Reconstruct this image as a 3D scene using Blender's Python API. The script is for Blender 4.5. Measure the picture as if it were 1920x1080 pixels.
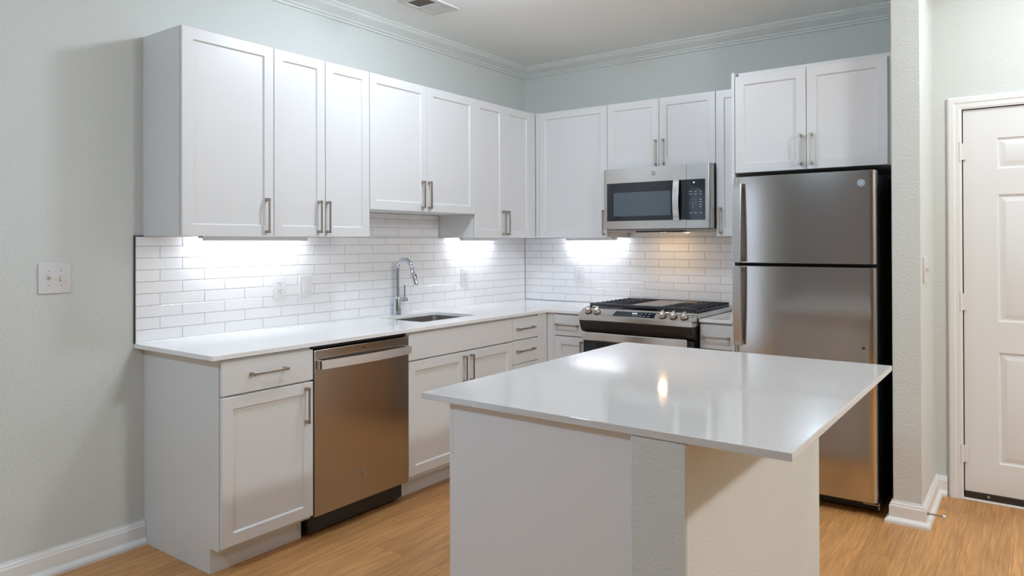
import bpy, bmesh, math, random
from mathutils import Vector, Matrix

random.seed(7)
SC = bpy.context.scene
COL = SC.collection
for _o in list(bpy.data.objects):
    bpy.data.objects.remove(_o)

# ------------------------------------------------------------------ camera
CAM_LOC = Vector((3.29860, -4.69771, 1.36859))
R3 = Vector((0.80800438, 0.58916963, -0.00283934))
U3 = Vector((0.00547092, -0.00268384, 0.99998143))
F3 = Vector((-0.58915107, 0.80800492, 0.00539186))
cd = bpy.data.cameras.new('camera')
cam = bpy.data.objects.new('camera', cd)
COL.objects.link(cam)
cd.sensor_fit = 'HORIZONTAL'
cd.sensor_width = 36.0
cd.lens = 1343.2156 / 1920.0 * 36.0
cd.shift_y = -(540.0 - 447.075) / 1920.0
cd.clip_start = 0.05
cam.matrix_world = Matrix(((R3.x, U3.x, -F3.x, CAM_LOC.x),
                           (R3.y, U3.y, -F3.y, CAM_LOC.y),
                           (R3.z, U3.z, -F3.z, CAM_LOC.z),
                           (0, 0, 0, 1)))
SC.camera = cam

# ------------------------------------------------------------------ view, world, light levels
SC.view_settings.view_transform = 'Standard'
SC.view_settings.look = 'None'
SC.view_settings.exposure = 0.10
SC.view_settings.gamma = 1.0
SC.view_settings.use_curve_mapping = False
SC.cycles.use_denoising = True
SC.cycles.max_bounces = 10
SC.cycles.diffuse_bounces = 6
SC.cycles.glossy_bounces = 4
SC.cycles.sample_clamp_indirect = 6.0

wd = bpy.data.worlds.new('world')
SC.world = wd
wd.use_nodes = True
wd.node_tree.nodes['Background'].inputs[0].default_value = (0.6, 0.7, 0.85, 1)
wd.node_tree.nodes['Background'].inputs[1].default_value = 0.3

# lamps of the place: (colour, emission strength of the lamp's own diffuser)
KITCHEN_LAMP = ((0.769, 0.863, 1.000), 117.0)
ENTRY_LAMP = ((0.851, 0.915, 1.000), 47.0)
LIVING_LAMP = ((0.927, 0.980, 1.000), 248.0)
REAR_LAMP = ((0.540, 0.770, 1.000), 126.0)
BAR_LAMP = ((0.865, 0.904, 1.000), 52.0)
HOOD_LAMP = ((1.000, 0.642, 0.326), 190.0)


# ------------------------------------------------------------------ materials
def new_mat(name):
    m = bpy.data.materials.new(name)
    m.use_nodes = True
    nt = m.node_tree
    return m, nt, nt.nodes['Principled BSDF']


def node(nt, kind, **kw):
    n = nt.nodes.new(kind)
    for k, v in kw.items():
        if k.startswith('i_'):
            key = k[2:]
            key = int(key) if key.isdigit() else key.replace('_', ' ')
            n.inputs[key].default_value = v
        else:
            setattr(n, k, v)
    return n


def plain(name, col, rough=0.4, metal=0.0, spec=None, coat=0.0, bump=None):
    m, nt, b = new_mat(name)
    b.inputs['Base Color'].default_value = (*col, 1)
    b.inputs['Roughness'].default_value = rough
    b.inputs['Metallic'].default_value = metal
    if spec is not None:
        b.inputs['Specular IOR Level'].default_value = spec
    if coat:
        b.inputs['Coat Weight'].default_value = coat
        b.inputs['Coat Roughness'].default_value = 0.08
    if bump:
        sc, st, dist = bump
        tc = node(nt, 'ShaderNodeTexCoord')
        nz = node(nt, 'ShaderNodeTexNoise', i_Scale=sc, i_Detail=3.0, i_Roughness=0.55)
        bp = node(nt, 'ShaderNodeBump', i_Strength=st, i_Distance=dist)
        nt.links.new(tc.outputs['Object'], nz.inputs['Vector'])
        nt.links.new(nz.outputs[0], bp.inputs['Height'])
        nt.links.new(bp.outputs[0], b.inputs['Normal'])
    return m


def emitter(name, col, strength):
    m, nt, b = new_mat(name)
    b.inputs['Base Color'].default_value = (0.8, 0.8, 0.8, 1)
    b.inputs['Emission Color'].default_value = (*col, 1)
    b.inputs['Emission Strength'].default_value = strength
    return m


def textured_wall(name, col):
    """orange-peel drywall: painted, with a knocked-down plaster relief"""
    m, nt, b = new_mat(name)
    b.inputs['Base Color'].default_value = (*col, 1)
    b.inputs['Roughness'].default_value = 0.62
    tc = node(nt, 'ShaderNodeTexCoord')
    n1 = node(nt, 'ShaderNodeTexNoise', i_Scale=110.0, i_Detail=2.0, i_Roughness=0.5, i_Distortion=0.6)
    rp = node(nt, 'ShaderNodeValToRGB')
    rp.color_ramp.elements[0].position = 0.42
    rp.color_ramp.elements[1].position = 0.60
    n2 = node(nt, 'ShaderNodeTexNoise', i_Scale=260.0, i_Detail=2.0)
    mx = node(nt, 'ShaderNodeMath', operation='MULTIPLY_ADD', i_1=0.25)
    bp = node(nt, 'ShaderNodeBump', i_Strength=0.34, i_Distance=0.0022)
    L = nt.links.new
    L(tc.outputs['Object'], n1.inputs['Vector'])
    L(tc.outputs['Object'], n2.inputs['Vector'])
    L(n1.outputs[0], rp.inputs[0])
    L(n2.outputs[0], mx.inputs[0])
    L(rp.outputs[0], mx.inputs[2])
    L(mx.outputs[0], bp.inputs['Height'])
    L(bp.outputs[0], b.inputs['Normal'])
    return m


def brushed(name, col, rough=0.26, axis=0):
    """brushed steel: fine streaks along one axis"""
    m, nt, b = new_mat(name)
    b.inputs['Metallic'].default_value = 1.0
    tc = node(nt, 'ShaderNodeTexCoord')
    mp = node(nt, 'ShaderNodeMapping')
    s = [420.0, 420.0, 420.0]
    s[axis] = 4.0
    mp.inputs['Scale'].default_value = s
    nz = node(nt, 'ShaderNodeTexNoise', i_Scale=1.0, i_Detail=3.0)
    mr = node(nt, 'ShaderNodeMapRange', i_3=rough - 0.004, i_4=rough + 0.004)
    mc = node(nt, 'ShaderNodeMix', data_type='RGBA')
    mc.inputs[6].default_value = (*[c * 0.985 for c in col], 1)
    mc.inputs[7].default_value = (*[min(1, c * 1.015) for c in col], 1)
    L = nt.links.new
    L(tc.outputs['Object'], mp.inputs['Vector'])
    L(mp.outputs[0], nz.inputs['Vector'])
    L(nz.outputs[0], mr.inputs[0])
    L(nz.outputs[0], mc.inputs[0])
    L(mr.outputs[0], b.inputs['Roughness'])
    L(mc.outputs[2], b.inputs['Base Color'])
    return m


def quartz(name, base, speck, thr, rough):
    m, nt, b = new_mat(name)
    L = nt.links.new
    tc = node(nt, 'ShaderNodeTexCoord')
    b.inputs['Roughness'].default_value = rough
    col = None
    prev = None
    for sc, t, c in ((75.0, thr, speck), (150.0, thr * 1.25, tuple(x * 0.8 + 0.12 for x in speck)), (48.0, thr * 0.8, tuple(min(0.8, x * 1.07) for x in base))):
        v = node(nt, 'ShaderNodeTexVoronoi', i_Scale=sc)
        sep = node(nt, 'ShaderNodeSeparateColor')
        lim = node(nt, 'ShaderNodeMath', operation='MULTIPLY', i_1=t)
        pw = node(nt, 'ShaderNodeMath', operation='POWER', i_1=2.2)
        lt = node(nt, 'ShaderNodeMath', operation='LESS_THAN')
        mx = node(nt, 'ShaderNodeMix', data_type='RGBA')
        L(tc.outputs['Object'], v.inputs['Vector'])
        L(v.outputs['Color'], sep.inputs[0])
        L(sep.outputs[0], pw.inputs[0])
        L(pw.outputs[0], lim.inputs[0])
        L(v.outputs['Distance'], lt.inputs[0])
        L(lim.outputs[0], lt.inputs[1])
        L(lt.outputs[0], mx.inputs[0])
        if prev is None:
            mx.inputs[6].default_value = (*base, 1)
        else:
            L(prev, mx.inputs[6])
        mx.inputs[7].default_value = (*c, 1)
        prev = mx.outputs[2]
    L(prev, b.inputs['Base Color'])
    return m


def oak_floor(name):
    m, nt, b = new_mat(name)
    L = nt.links.new
    tc = node(nt, 'ShaderNodeTexCoord')
    sp = node(nt, 'ShaderNodeSeparateXYZ')
    cb = node(nt, 'ShaderNodeCombineXYZ')
    L(tc.outputs['Object'], sp.inputs[0])
    L(sp.outputs[1], cb.inputs[0])
    L(sp.outputs[0], cb.inputs[1])
    br = node(nt, 'ShaderNodeTexBrick', offset=0.37, offset_frequency=2)
    br.inputs['Color1'].default_value = (0.0, 0.0, 0.0, 1)
    br.inputs['Color2'].default_value = (1.0, 1.0, 1.0, 1)
    br.inputs['Mortar'].default_value = (0.5, 0.5, 0.5, 1)
    br.inputs['Scale'].default_value = 1.0
    br.inputs['Mortar Size'].default_value = 0.0012
    br.inputs['Mortar Smooth'].default_value = 0.2
    br.inputs['Brick Width'].default_value = 1.22
    br.inputs['Row Height'].default_value = 0.178
    L(cb.outputs[0], br.inputs['Vector'])
    # each plank shifts its own grain
    sh = node(nt, 'ShaderNodeVectorMath', operation='MULTIPLY_ADD')
    sh.inputs[1].default_value = (7.0, 3.0, 0.0)
    L(br.outputs['Color'], sh.inputs[0])
    L(cb.outputs[0], sh.inputs[2])
    m1 = node(nt, 'ShaderNodeMapping')
    m1.inputs['Scale'].default_value = (3.6, 75.0, 1.0)
    g1 = node(nt, 'ShaderNodeTexNoise', i_Scale=1.0, i_Detail=6.0, i_Roughness=0.62, i_Distortion=0.5)
    L(sh.outputs[0], m1.inputs[0])
    L(m1.outputs[0], g1.inputs['Vector'])
    m2 = node(nt, 'ShaderNodeMapping')
    m2.inputs['Scale'].default_value = (1.1, 9.0, 1.0)
    g2 = node(nt, 'ShaderNodeTexNoise', i_Scale=1.0, i_Detail=3.0, i_Distortion=1.4)
    L(sh.outputs[0], m2.inputs[0])
    L(m2.outputs[0], g2.inputs['Vector'])
    r1 = node(nt, 'ShaderNodeValToRGB')
    r1.color_ramp.elements[0].position = 0.30
    r1.color_ramp.elements[0].color = (0.40, 0.19, 0.062, 1)
    r1.color_ramp.elements[1].position = 0.66
    r1.color_ramp.elements[1].color = (0.66, 0.355, 0.135, 1)
    L(g1.outputs[0], r1.inputs[0])
    r2 = node(nt, 'ShaderNodeValToRGB')
    r2.color_ramp.elements[0].position = 0.30
    r2.color_ramp.elements[0].color = (0.84, 0.82, 0.79, 1)
    r2.color_ramp.elements[1].position = 0.64
    r2.color_ramp.elements[1].color = (1.08, 1.06, 1.04, 1)
    L(g2.outputs[0], r2.inputs[0])
    mu = node(nt, 'ShaderNodeMix', data_type='RGBA', blend_type='MULTIPLY')
    mu.inputs[0].default_value = 1.0
    L(r1.outputs[0], mu.inputs[6])
    L(r2.outputs[0], mu.inputs[7])
    r3 = node(nt, 'ShaderNodeValToRGB')
    r3.color_ramp.elements[0].color = (0.90, 0.89, 0.88, 1)
    r3.color_ramp.elements[1].color = (1.06, 1.05, 1.04, 1)
    L(br.outputs['Color'], r3.inputs[0])
    mv = node(nt, 'ShaderNodeMix', data_type='RGBA', blend_type='MULTIPLY')
    mv.inputs[0].default_value = 1.0
    L(mu.outputs[2], mv.inputs[6])
    L(r3.outputs[0], mv.inputs[7])
    # the seam between planks
    ms = node(nt, 'ShaderNodeMix', data_type='RGBA')
    ms.inputs[7].default_value = (0.12, 0.06, 0.025, 1)
    sm = node(nt, 'ShaderNodeMath', operation='MULTIPLY', i_1=0.55)
    L(br.outputs['Fac'], sm.inputs[0])
    L(sm.outputs[0], ms.inputs[0])
    L(mv.outputs[2], ms.inputs[6])
    L(ms.outputs[2], b.inputs['Base Color'])
    b.inputs['Roughness'].default_value = 0.42
    bp = node(nt, 'ShaderNodeBump', i_Strength=0.12, i_Distance=0.001)
    L(g1.outputs[0], bp.inputs['Height'])
    L(bp.outputs[0], b.inputs['Normal'])
    return m


M = {}
M['wall'] = textured_wall('painted_wall', (0.618, 0.642, 0.612))
M['ceiling'] = plain('ceiling_paint', (0.90, 0.925, 0.90), 0.8, bump=(140.0, 0.15, 0.001))
M['trim'] = plain('white_trim_paint', (0.78, 0.78, 0.77), 0.35)
M['crown'] = plain('crown_paint', (0.655, 0.672, 0.640), 0.5)
M['cab'] = plain('white_cabinet', (0.72, 0.725, 0.725), 0.34)
M['door'] = plain('white_door_paint', (0.76, 0.76, 0.75), 0.35)
M['nickel'] = plain('brushed_nickel', (0.42, 0.36, 0.30), 0.34, 1.0)
M['steel'] = brushed('brushed_steel', (0.58, 0.56, 0.535), 0.25, 0)
M['steel_fridge'] = brushed('brushed_steel_refrigerator', (0.55, 0.515, 0.485), 0.14, 0)
M['steel_y'] = brushed('brushed_steel_dishwasher', (0.43, 0.385, 0.345), 0.20, 1)
M['steel_bright'] = plain('polished_steel', (0.72, 0.71, 0.70), 0.20, 1.0)
M['sink_steel'] = plain('sink_steel', (0.50, 0.49, 0.47), 0.33, 1.0)
M['steel_satin'] = plain('satin_steel', (0.88, 0.87, 0.87), 0.46, 1.0)
M['chrome'] = plain('chrome', (0.66, 0.72, 0.80), 0.07, 1.0)
M['black'] = plain('black_plastic', (0.012, 0.012, 0.014), 0.38)
M['black_matte'] = plain('black_matte', (0.010, 0.010, 0.011), 0.7)
M['glass'] = plain('black_glass', (0.010, 0.014, 0.020), 0.06, spec=0.6)
M['screen'] = plain('microwave_window', (0.075, 0.105, 0.125), 0.22, spec=0.6)
M['iron'] = plain('cast_iron', (0.026, 0.029, 0.036), 0.30)
M['griddle'] = plain('griddle_plate', (0.17, 0.135, 0.115), 0.24)
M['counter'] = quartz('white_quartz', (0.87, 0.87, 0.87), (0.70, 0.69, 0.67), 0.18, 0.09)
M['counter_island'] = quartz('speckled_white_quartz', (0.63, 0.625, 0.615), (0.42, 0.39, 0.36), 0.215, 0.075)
M['tile'] = plain('glazed_white_tile', (0.89, 0.89, 0.895), 0.045, spec=0.5)
M['grout'] = plain('grey_grout', (0.47, 0.46, 0.48), 0.8)
M['dark_metal'] = plain('dark_edge_trim', (0.06, 0.06, 0.065), 0.4, 0.8)
M['plastic'] = plain('white_plastic', (0.80, 0.80, 0.80), 0.30)
M['plate_grey'] = plain('warm_white_plastic', (0.66, 0.645, 0.65), 0.35)
M['slot'] = plain('dark_slot', (0.05, 0.045, 0.04), 0.6)
M['toggle'] = plain('ivory_toggle', (0.62, 0.58, 0.50), 0.35)
M['floor'] = oak_floor('oak_plank_floor')
M['duct'] = plain('painted_duct_dark', (0.125, 0.098, 0.075), 0.7)
M['vent'] = plain('vent_enamel', (0.62, 0.62, 0.60), 0.4)
M['rubber'] = plain('white_rubber', (0.85, 0.85, 0.85), 0.4)
M['brown_sweep'] = plain('brown_door_sweep', (0.030, 0.020, 0.016), 0.5)
M['mark'] = plain('printed_mark', (0.42, 0.48, 0.54), 0.4)
M['badge'] = plain('badge_metal', (0.36, 0.36, 0.36), 0.30, 1.0)
M['kitchen_lamp'] = emitter('kitchen_lamp_glow', *KITCHEN_LAMP)
M['entry_lamp'] = emitter('entry_lamp_glow', *ENTRY_LAMP)
M['living_lamp'] = emitter('living_lamp_glow', *LIVING_LAMP)
M['rear_lamp'] = emitter('rear_lamp_glow', *REAR_LAMP)
M['bar_lamp'] = emitter('bar_lamp_glow', *BAR_LAMP)
M['hood_lamp'] = emitter('hood_lamp_glow', *HOOD_LAMP)
M['sky_pane'] = emitter('daylight_pane', (0.62, 0.77, 1.0), 0.95)
M['digit'] = emitter('display_digit', (0.45, 0.85, 0.95), 0.9)
M['carpetless'] = plain('living_room_wall', (0.34, 0.315, 0.295), 0.7)
M['mirror_dark'] = plain('dark_window', (0.02, 0.025, 0.03), 0.1)

# ------------------------------------------------------------------ object helpers
ORG = {}


def tag(o, label=None, cat=None, group=None, kind=None):
    if label: o['label'] = label
    if cat: o['category'] = cat
    if group: o['group'] = group
    if kind: o['kind'] = kind
    return o


def thing(name, label, cat, loc, group=None):
    o = bpy.data.objects.new(name, None)
    o.empty_display_size = 0.05
    o.location = loc
    COL.objects.link(o)
    ORG[o] = Vector(loc)
    return tag(o, label, cat, group)


class MB:
    def __init__(self):
        self.bm = bmesh.new()

    def box(self, x0, x1, y0, y1, z0, z1, bev=0.0, seg=1):
        c = Vector(((x0 + x1) / 2, (y0 + y1) / 2, (z0 + z1) / 2))
        mt = Matrix.Translation(c) @ Matrix.Diagonal((abs(x1 - x0), abs(y1 - y0), abs(z1 - z0), 1))
        r = bmesh.ops.create_cube(self.bm, size=1.0, matrix=mt)
        if bev > 0:
            es = list({e for v in r['verts'] for e in v.link_edges})
            bmesh.ops.bevel(self.bm, geom=es, offset=bev, segments=seg, affect='EDGES', profile=0.5)
        return self

    def poly_prism(self, pts, fn, h0, h1, bev=0.0):
        """pts: 2-D outline, fn(a, b, h) -> world point"""
        bm = self.bm
        v0 = [bm.verts.new(fn(a, b, h0)) for a, b in pts]
        v1 = [bm.verts.new(fn(a, b, h1)) for a, b in pts]
        n = len(pts)
        fs = [bm.faces.new(v0), bm.faces.new(v1)]
        for i in range(n):
            fs.append(bm.faces.new((v0[i], v0[(i + 1) % n], v1[(i + 1) % n], v1[i])))
        bmesh.ops.recalc_face_normals(bm, faces=fs)
        if bev > 0:
            es = list({e for f in fs[:2] for e in f.edges})
            bmesh.ops.bevel(bm, geom=es, offset=bev, segments=1, affect='EDGES', profile=0.5)
        return self

    def cyl(self, p0, p1, r0, r1=None, seg=24, caps=True):
        r1 = r0 if r1 is None else r1
        return self.tube([p0, p1], [r0, r1], seg, caps)

    def tube(self, path, rad, seg=20, caps=True):
        bm = self.bm
        path = [Vector(p) for p in path]
        if not isinstance(rad, (list, tuple)):
            rad = [rad] * len(path)
        rings = []
        up = None
        for i, p in enumerate(path):
            t = (path[min(i + 1, len(path) - 1)] - path[max(i - 1, 0)]).normalized()
            if up is None:
                up = Vector((0, 0, 1)) if abs(t.z) < 0.9 else Vector((0, 1, 0))
            a = t.cross(up)
            if a.length < 1e-6:
                up = Vector((1, 0, 0)); a = t.cross(up)
            a.normalize()
            bq = t.cross(a).normalized()
            up = -bq if bq.dot(up) < 0 else bq
            rings.append([bm.verts.new(p + rad[i] * (math.cos(2 * math.pi * k / seg) * a + math.sin(2 * math.pi * k / seg) * up)) for k in range(seg)])
        fs = []
        for i in range(len(rings) - 1):
            for k in range(seg):
                fs.append(bm.faces.new((rings[i][k], rings[i][(k + 1) % seg], rings[i + 1][(k + 1) % seg], rings[i + 1][k])))
        if caps:
            fs.append(bm.faces.new(rings[0]))
            fs.append(bm.faces.new(rings[-1]))
        bmesh.ops.recalc_face_normals(bm, faces=fs)
        return self

    def lathe(self, c, prof, seg=32, axis='z', sign=1):
        """prof: (radius, height) pairs along the axis from point c"""
        c = Vector(c)
        ax = {'x': Vector((1, 0, 0)), 'y': Vector((0, 1, 0)), 'z': Vector((0, 0, 1))}[axis] if isinstance(axis, str) else Vector(axis).normalized()
        ax = ax * sign
        path = [c + ax * h for _, h in prof]
        a = ax.orthogonal().normalized()
        b = ax.cross(a)
        bm = self.bm
        rings = [[bm.verts.new(p + max(r, 1e-5) * (math.cos(2 * math.pi * k / seg) * a + math.sin(2 * math.pi * k / seg) * b)) for k in range(seg)] for p, (r, _) in zip(path, prof)]
        fs = []
        for i in range(len(rings) - 1):
            for k in range(seg):
                fs.append(bm.faces.new((rings[i][k], rings[i][(k + 1) % seg], rings[i + 1][(k + 1) % seg], rings[i + 1][k])))
        fs.append(bm.faces.new(rings[0]))
        fs.append(bm.faces.new(rings[-1]))
        bmesh.ops.recalc_face_normals(bm, faces=fs)
        return self

    def sweep(self, path, prof, fn, closed_prof=True):
        """sweep a profile (offset along the left normal, height) along a 2-D polyline with mitred corners"""
        bm = self.bm
        P = [Vector(p) for p in path]
        n = len(P)
        rings = []
        for i in range(n):
            d0 = (P[i] - P[i - 1]).normalized() if i > 0 else None
            d1 = (P[i + 1] - P[i]).normalized() if i < n - 1 else None
            if d0 is None: d0 = d1
            if d1 is None: d1 = d0
            n0 = Vector((-d0.y, d0.x)); n1 = Vector((-d1.y, d1.x))
            m = (n0 + n1)
            m = m / max(1e-6, m.dot(n0))
            rings.append([bm.verts.new(fn(P[i].x + m.x * o, P[i].y + m.y * o, h)) for o, h in prof])
        fs = []
        k = len(prof)
        for i in range(n - 1):
            for j in range(k if closed_prof else k - 1):
                fs.append(bm.faces.new((rings[i][j], rings[i][(j + 1) % k], rings[i + 1][(j + 1) % k], rings[i + 1][j])))
        fs.append(bm.faces.new(rings[0])); fs.append(bm.faces.new(rings[-1]))
        bmesh.ops.recalc_face_normals(bm, faces=fs)
        return self

    def build(self, name, mat, parent=None, angle=20.0, label=None):
        me = bpy.data.meshes.new(name)
        off = ORG.get(parent, Vector((0, 0, 0)))
        if off.length:
            bmesh.ops.translate(self.bm, verts=self.bm.verts[:], vec=-off)
        self.bm.to_mesh(me)
        self.bm.free()
        if angle:
            me.shade_smooth()
            me.set_sharp_from_angle(angle=math.radians(angle))
        me.materials.append(mat)
        o = bpy.data.objects.new(name, me)
        COL.objects.link(o)
        ORG[o] = off
        if parent is not None:
            o.parent = parent
        if label:
            o['label'] = label
        return o


def struct(name, mb, mat, parent=None):
    o = mb.build(name, mat, parent)
    if parent is None:
        o['kind'] = 'structure'
    return o


def text_mesh(s, size, fn, depth=0.0008):
    """letters as real raised geometry; fn(a, b, h) -> world"""
    cu = bpy.data.curves.new('letters', 'FONT')
    cu.body = s
    cu.size = size
    cu.align_x = 'CENTER'
    cu.align_y = 'CENTER'
    cu.extrude = depth / 2
    cu.resolution_u = 3
    ob = bpy.data.objects.new('letters', cu)
    COL.objects.link(ob)
    bpy.context.view_layer.update()
    dg = bpy.context.evaluated_depsgraph_get()
    me = bpy.data.meshes.new_from_object(ob.evaluated_get(dg))
    mb = MB()
    mb.bm.from_mesh(me)
    for v in mb.bm.verts:
        v.co = Vector(fn(v.co.x, v.co.y, v.co.z + depth / 2))
    bpy.data.objects.remove(ob)
    bpy.data.meshes.remove(me)
    return mb


# a face: 'L' looks to +x (run on the left wall), 'B' looks to -y (run on the back wall), 'I' looks to -x (island)
def face_fn(face):
    if face == 'L':
        return lambda u, n, z: Vector((n, u, z))
    if face == 'B':
        return lambda u, n, z: Vector((u, -n, z))
    return lambda u, n, z: Vector((4.0 - n, u, z))      # 'I': n is measured from x = 4 towards -x


def fbox(mb, face, u0, u1, n0, n1, z0, z1, bev=0.0, seg=1):
    f = face_fn(face)
    a, b = f(u0, n0, z0), f(u1, n1, z1)
    return mb.box(min(a.x, b.x), max(a.x, b.x), min(a.y, b.y), max(a.y, b.y), min(a.z, b.z), max(a.z, b.z), bev, seg)


def shaker(mb, face, u0, u1, z0, z1, n0, n1, stile=0.050, rec=0.0085, slope=0.006):
    """a framed door: flat stiles and rails, a small slope down to a flat recessed panel"""
    f = face_fn(face)
    bm = mb.bm
    e = 0.0018

    def ring(du, n):
        return [bm.verts.new(f(a, n, b)) for a, b in ((u0 + du, z0 + du), (u1 - du, z0 + du), (u1 - du, z1 - du), (u0 + du, z1 - du))]
    rs = [ring(0, n0), ring(0, n1 - e), ring(e, n1), ring(stile, n1), ring(stile + 0.0025, n1 - 0.003), ring(stile + slope, n1 - rec)]
    fs = [bm.faces.new(rs[0])]
    for a, b in zip(rs, rs[1:]):
        for i in range(4):
            fs.append(bm.faces.new((a[i], a[(i + 1) % 4], b[(i + 1) % 4], b[i])))
    fs.append(bm.faces.new(rs[-1]))
    bmesh.ops.recalc_face_normals(bm, faces=fs)
    return mb


def pull(face, n, u=None, z=None, span=None, parent=None):
    """squared bar pull; vertical when span is in z, horizontal when span is in u"""
    mb = MB()
    lo, hi = span
    for s in ((lo, lo + 0.014), (hi - 0.014, hi)):
        if u is not None:
            fbox(mb, face, u - 0.0062, u + 0.0062, n, n + 0.031, s[0], s[1], 0.0012)
        else:
            fbox(mb, face, s[0], s[1], n, n + 0.031, z - 0.0062, z + 0.0062, 0.0012)
    if u is not None:
        fbox(mb, face, u - 0.0045, u + 0.0045, n + 0.024, n + 0.031, lo + 0.010, hi - 0.010, 0.001)
    else:
        fbox(mb, face, lo + 0.010, hi - 0.010, n + 0.024, n + 0.031, z - 0.0045, z + 0.0045, 0.001)
    return mb.build('handle', M['nickel'], parent)


def cabinet(name, label, face, u0, u1, z0, z1, back, body_n, front_n, fronts, carcass=None, extra=None, loc_z=None):
    """fronts: (kind, u0, u1, z0, z1, style, handle) with handle ('v', u, z0, z1) / ('h', z, u0, u1) / None"""
    f = face_fn(face)
    t = thing(name, label, 'cabinet', f((u0 + u1) / 2, back, z0 if loc_z is None else loc_z))
    mb = MB()
    if carcass:
        carcass(mb)
    else:
        fbox(mb, face, u0, u1, back, body_n, z0, z1, 0.001)
    mb.build('body', M['cab'], t)
    for kind, a, b, c, d, style, h in fronts:
        mb = MB()
        if style == 'shaker':
            shaker(mb, face, a, b, c, d, body_n + 0.0040, front_n)
        else:
            fbox(mb, face, a, b, body_n + 0.0040, front_n, c, d, 0.0016)
        p = mb.build(kind, M['cab'], t)
        if h:
            if h[0] == 'v':
                pull(face, front_n, u=h[1], span=(h[2], h[3]), parent=p)
            else:
                pull(face, front_n, z=h[1], span=(h[2], h[3]), parent=p)
    if extra:
        extra(t)
    return t


# ------------------------------------------------------------------ key sizes
DU = 0.3305          # front of the wall cabinets
ZT, ZB = 2.3148, 1.4005
DB = 0.6244          # front of the base cabinets
DC = 0.6328          # front of the worktop
ZC, TH = 0.9139, 0.0194
ZU = ZC - TH
CEIL = 2.7525
XP0, XP1, YP = 2.734, 2.8605, -0.770    # wall end beside the refrigerator
YD = -0.200                             # wall with the entry door
WY0, WY1 = -6.35, -5.10                 # window in the left wall, behind the camera
XE, YE = 6.2, -8.2                      # far walls of the living room

# ------------------------------------------------------------------ the setting
struct('floor', MB().box(-0.12, XE + 0.12, YE - 0.12, 0.12, -0.10, 0.0), M['floor'])
struct('ceiling', MB().box(-0.12, XE + 0.12, YE - 0.12, 0.12, CEIL, CEIL + 0.10), M['ceiling'])
mb = MB()
mb.box(-0.12, 0.0, WY1, 0.0, 0.0, CEIL)
mb.box(-0.12, 0.0, YE, WY0, 0.0, CEIL)
mb.box(-0.12, 0.0, WY0, WY1, 0.0, 0.04)
mb.box(-0.12, 0.0, WY0, WY1, 2.15, CEIL)
struct('wall_left', mb, M['wall'])
mb = MB()
for a in ((WY0, WY0 + 0.06, 0.04, 2.15), (WY1 - 0.06, WY1, 0.04, 2.15), (WY0 + 0.06, WY1 - 0.06, 0.04, 0.10), (WY0 + 0.06, WY1 - 0.06, 2.09, 2.15), (WY0 + 0.06, WY1 - 0.06, 1.23, 1.27)):
    mb.box(-0.09, -0.03, *a, 0.004)
wn = struct('window_1', mb, M['trim'])
MB().box(-0.066, -0.060, WY0 + 0.06, WY1 - 0.06, 0.10, 2.09).build('pane', M['sky_pane'], wn)
struct('wall_back', MB().box(-0.12, XP0, 0.0, 0.12, 0.0, CEIL), M['wall'])
struct('wall_right', MB().box(XP0, XP1, YP, 0.12, 0.0, CEIL, 0.004), M['wall'])
DX0, DX1, DZ = 2.985, 3.915, 2.072
mb = MB()
mb.box(XP1, DX0, YD, 0.12, 0.0, CEIL)
mb.box(DX0, DX1, YD, 0.12, DZ, CEIL)
mb.box(DX1, XE, YD, 0.12, 0.0, CEIL)
struct('wall_entry', mb, M['wall'])
struct('wall_far_right', MB().box(XE, XE + 0.12, YE, 0.12, 0.0, CEIL), M['carpetless'])
struct('wall_rear', MB().box(-0.12, XE + 0.12, YE - 0.12, YE, 0.0, CEIL), M['carpetless'])

# crown moulding (left wall, back wall)
cp = [(0.0, 0.0), (0.078, 0.0), (0.078, -0.010), (0.070, -0.016), (0.064, -0.028), (0.050, -0.040), (0.034, -0.050),
      (0.024, -0.058), (0.022, -0.066), (0.012, -0.070), (0.012, -0.082), (0.0, -0.082)]
mb = MB()
mb.sweep([(XP0, 0.0), (0.0, 0.0), (0.0, YE)], cp, lambda x, y, h: (x, y, CEIL + h))
o = struct('trim_1', mb, M['crown'])

# baseboards with a shoe mould
bp_ = [(0.0, 0.0), (0.034, 0.0), (0.034, 0.012), (0.030, 0.020), (0.019, 0.027), (0.016, 0.031), (0.016, 0.082),
       (0.0125, 0.087), (0.011, 0.095), (0.006, 0.100), (0.005, 0.107), (0.0, 0.107)]
mb = MB()
mb.sweep([(0.0, -3.0395), (0.0, YE)], bp_, lambda x, y, h: (x, y, h))
struct('baseboard_left', mb, M['trim'])
mb = MB()
mb.sweep([(2.9145, YD), (XP1, YD), (XP1, YP), (XP0, YP), (XP0, YP + 0.06)], bp_, lambda x, y, h: (x, y, h))
struct('baseboard_right', mb, M['trim'])

# entry door: frame trim, leaf with raised panels, hinges, sweep
mb = MB()
cas = [(0.0, 0.0), (0.0, 0.010), (0.010, 0.014), (0.030, 0.014), (0.036, 0.018), (0.058, 0.018), (0.066, 0.013), (0.066, 0.0)]
mb.sweep([(DX0 + 0.004, 0.0), (DX0 + 0.004, DZ - 0.004), (DX1 - 0.004, DZ - 0.004), (DX1 - 0.004, 0.0)], cas,
         lambda x, z, h: (x, YD - h, z))
struct('trim_2', mb, M['trim'])
dl0, dl1, db, dt, yf = 2.9935, 3.905, 0.044, 2.064, YD + 0.006
mb = MB()
mb.box(dl0, dl1, yf + 0.0105, yf + 0.042, db, dt)
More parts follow.
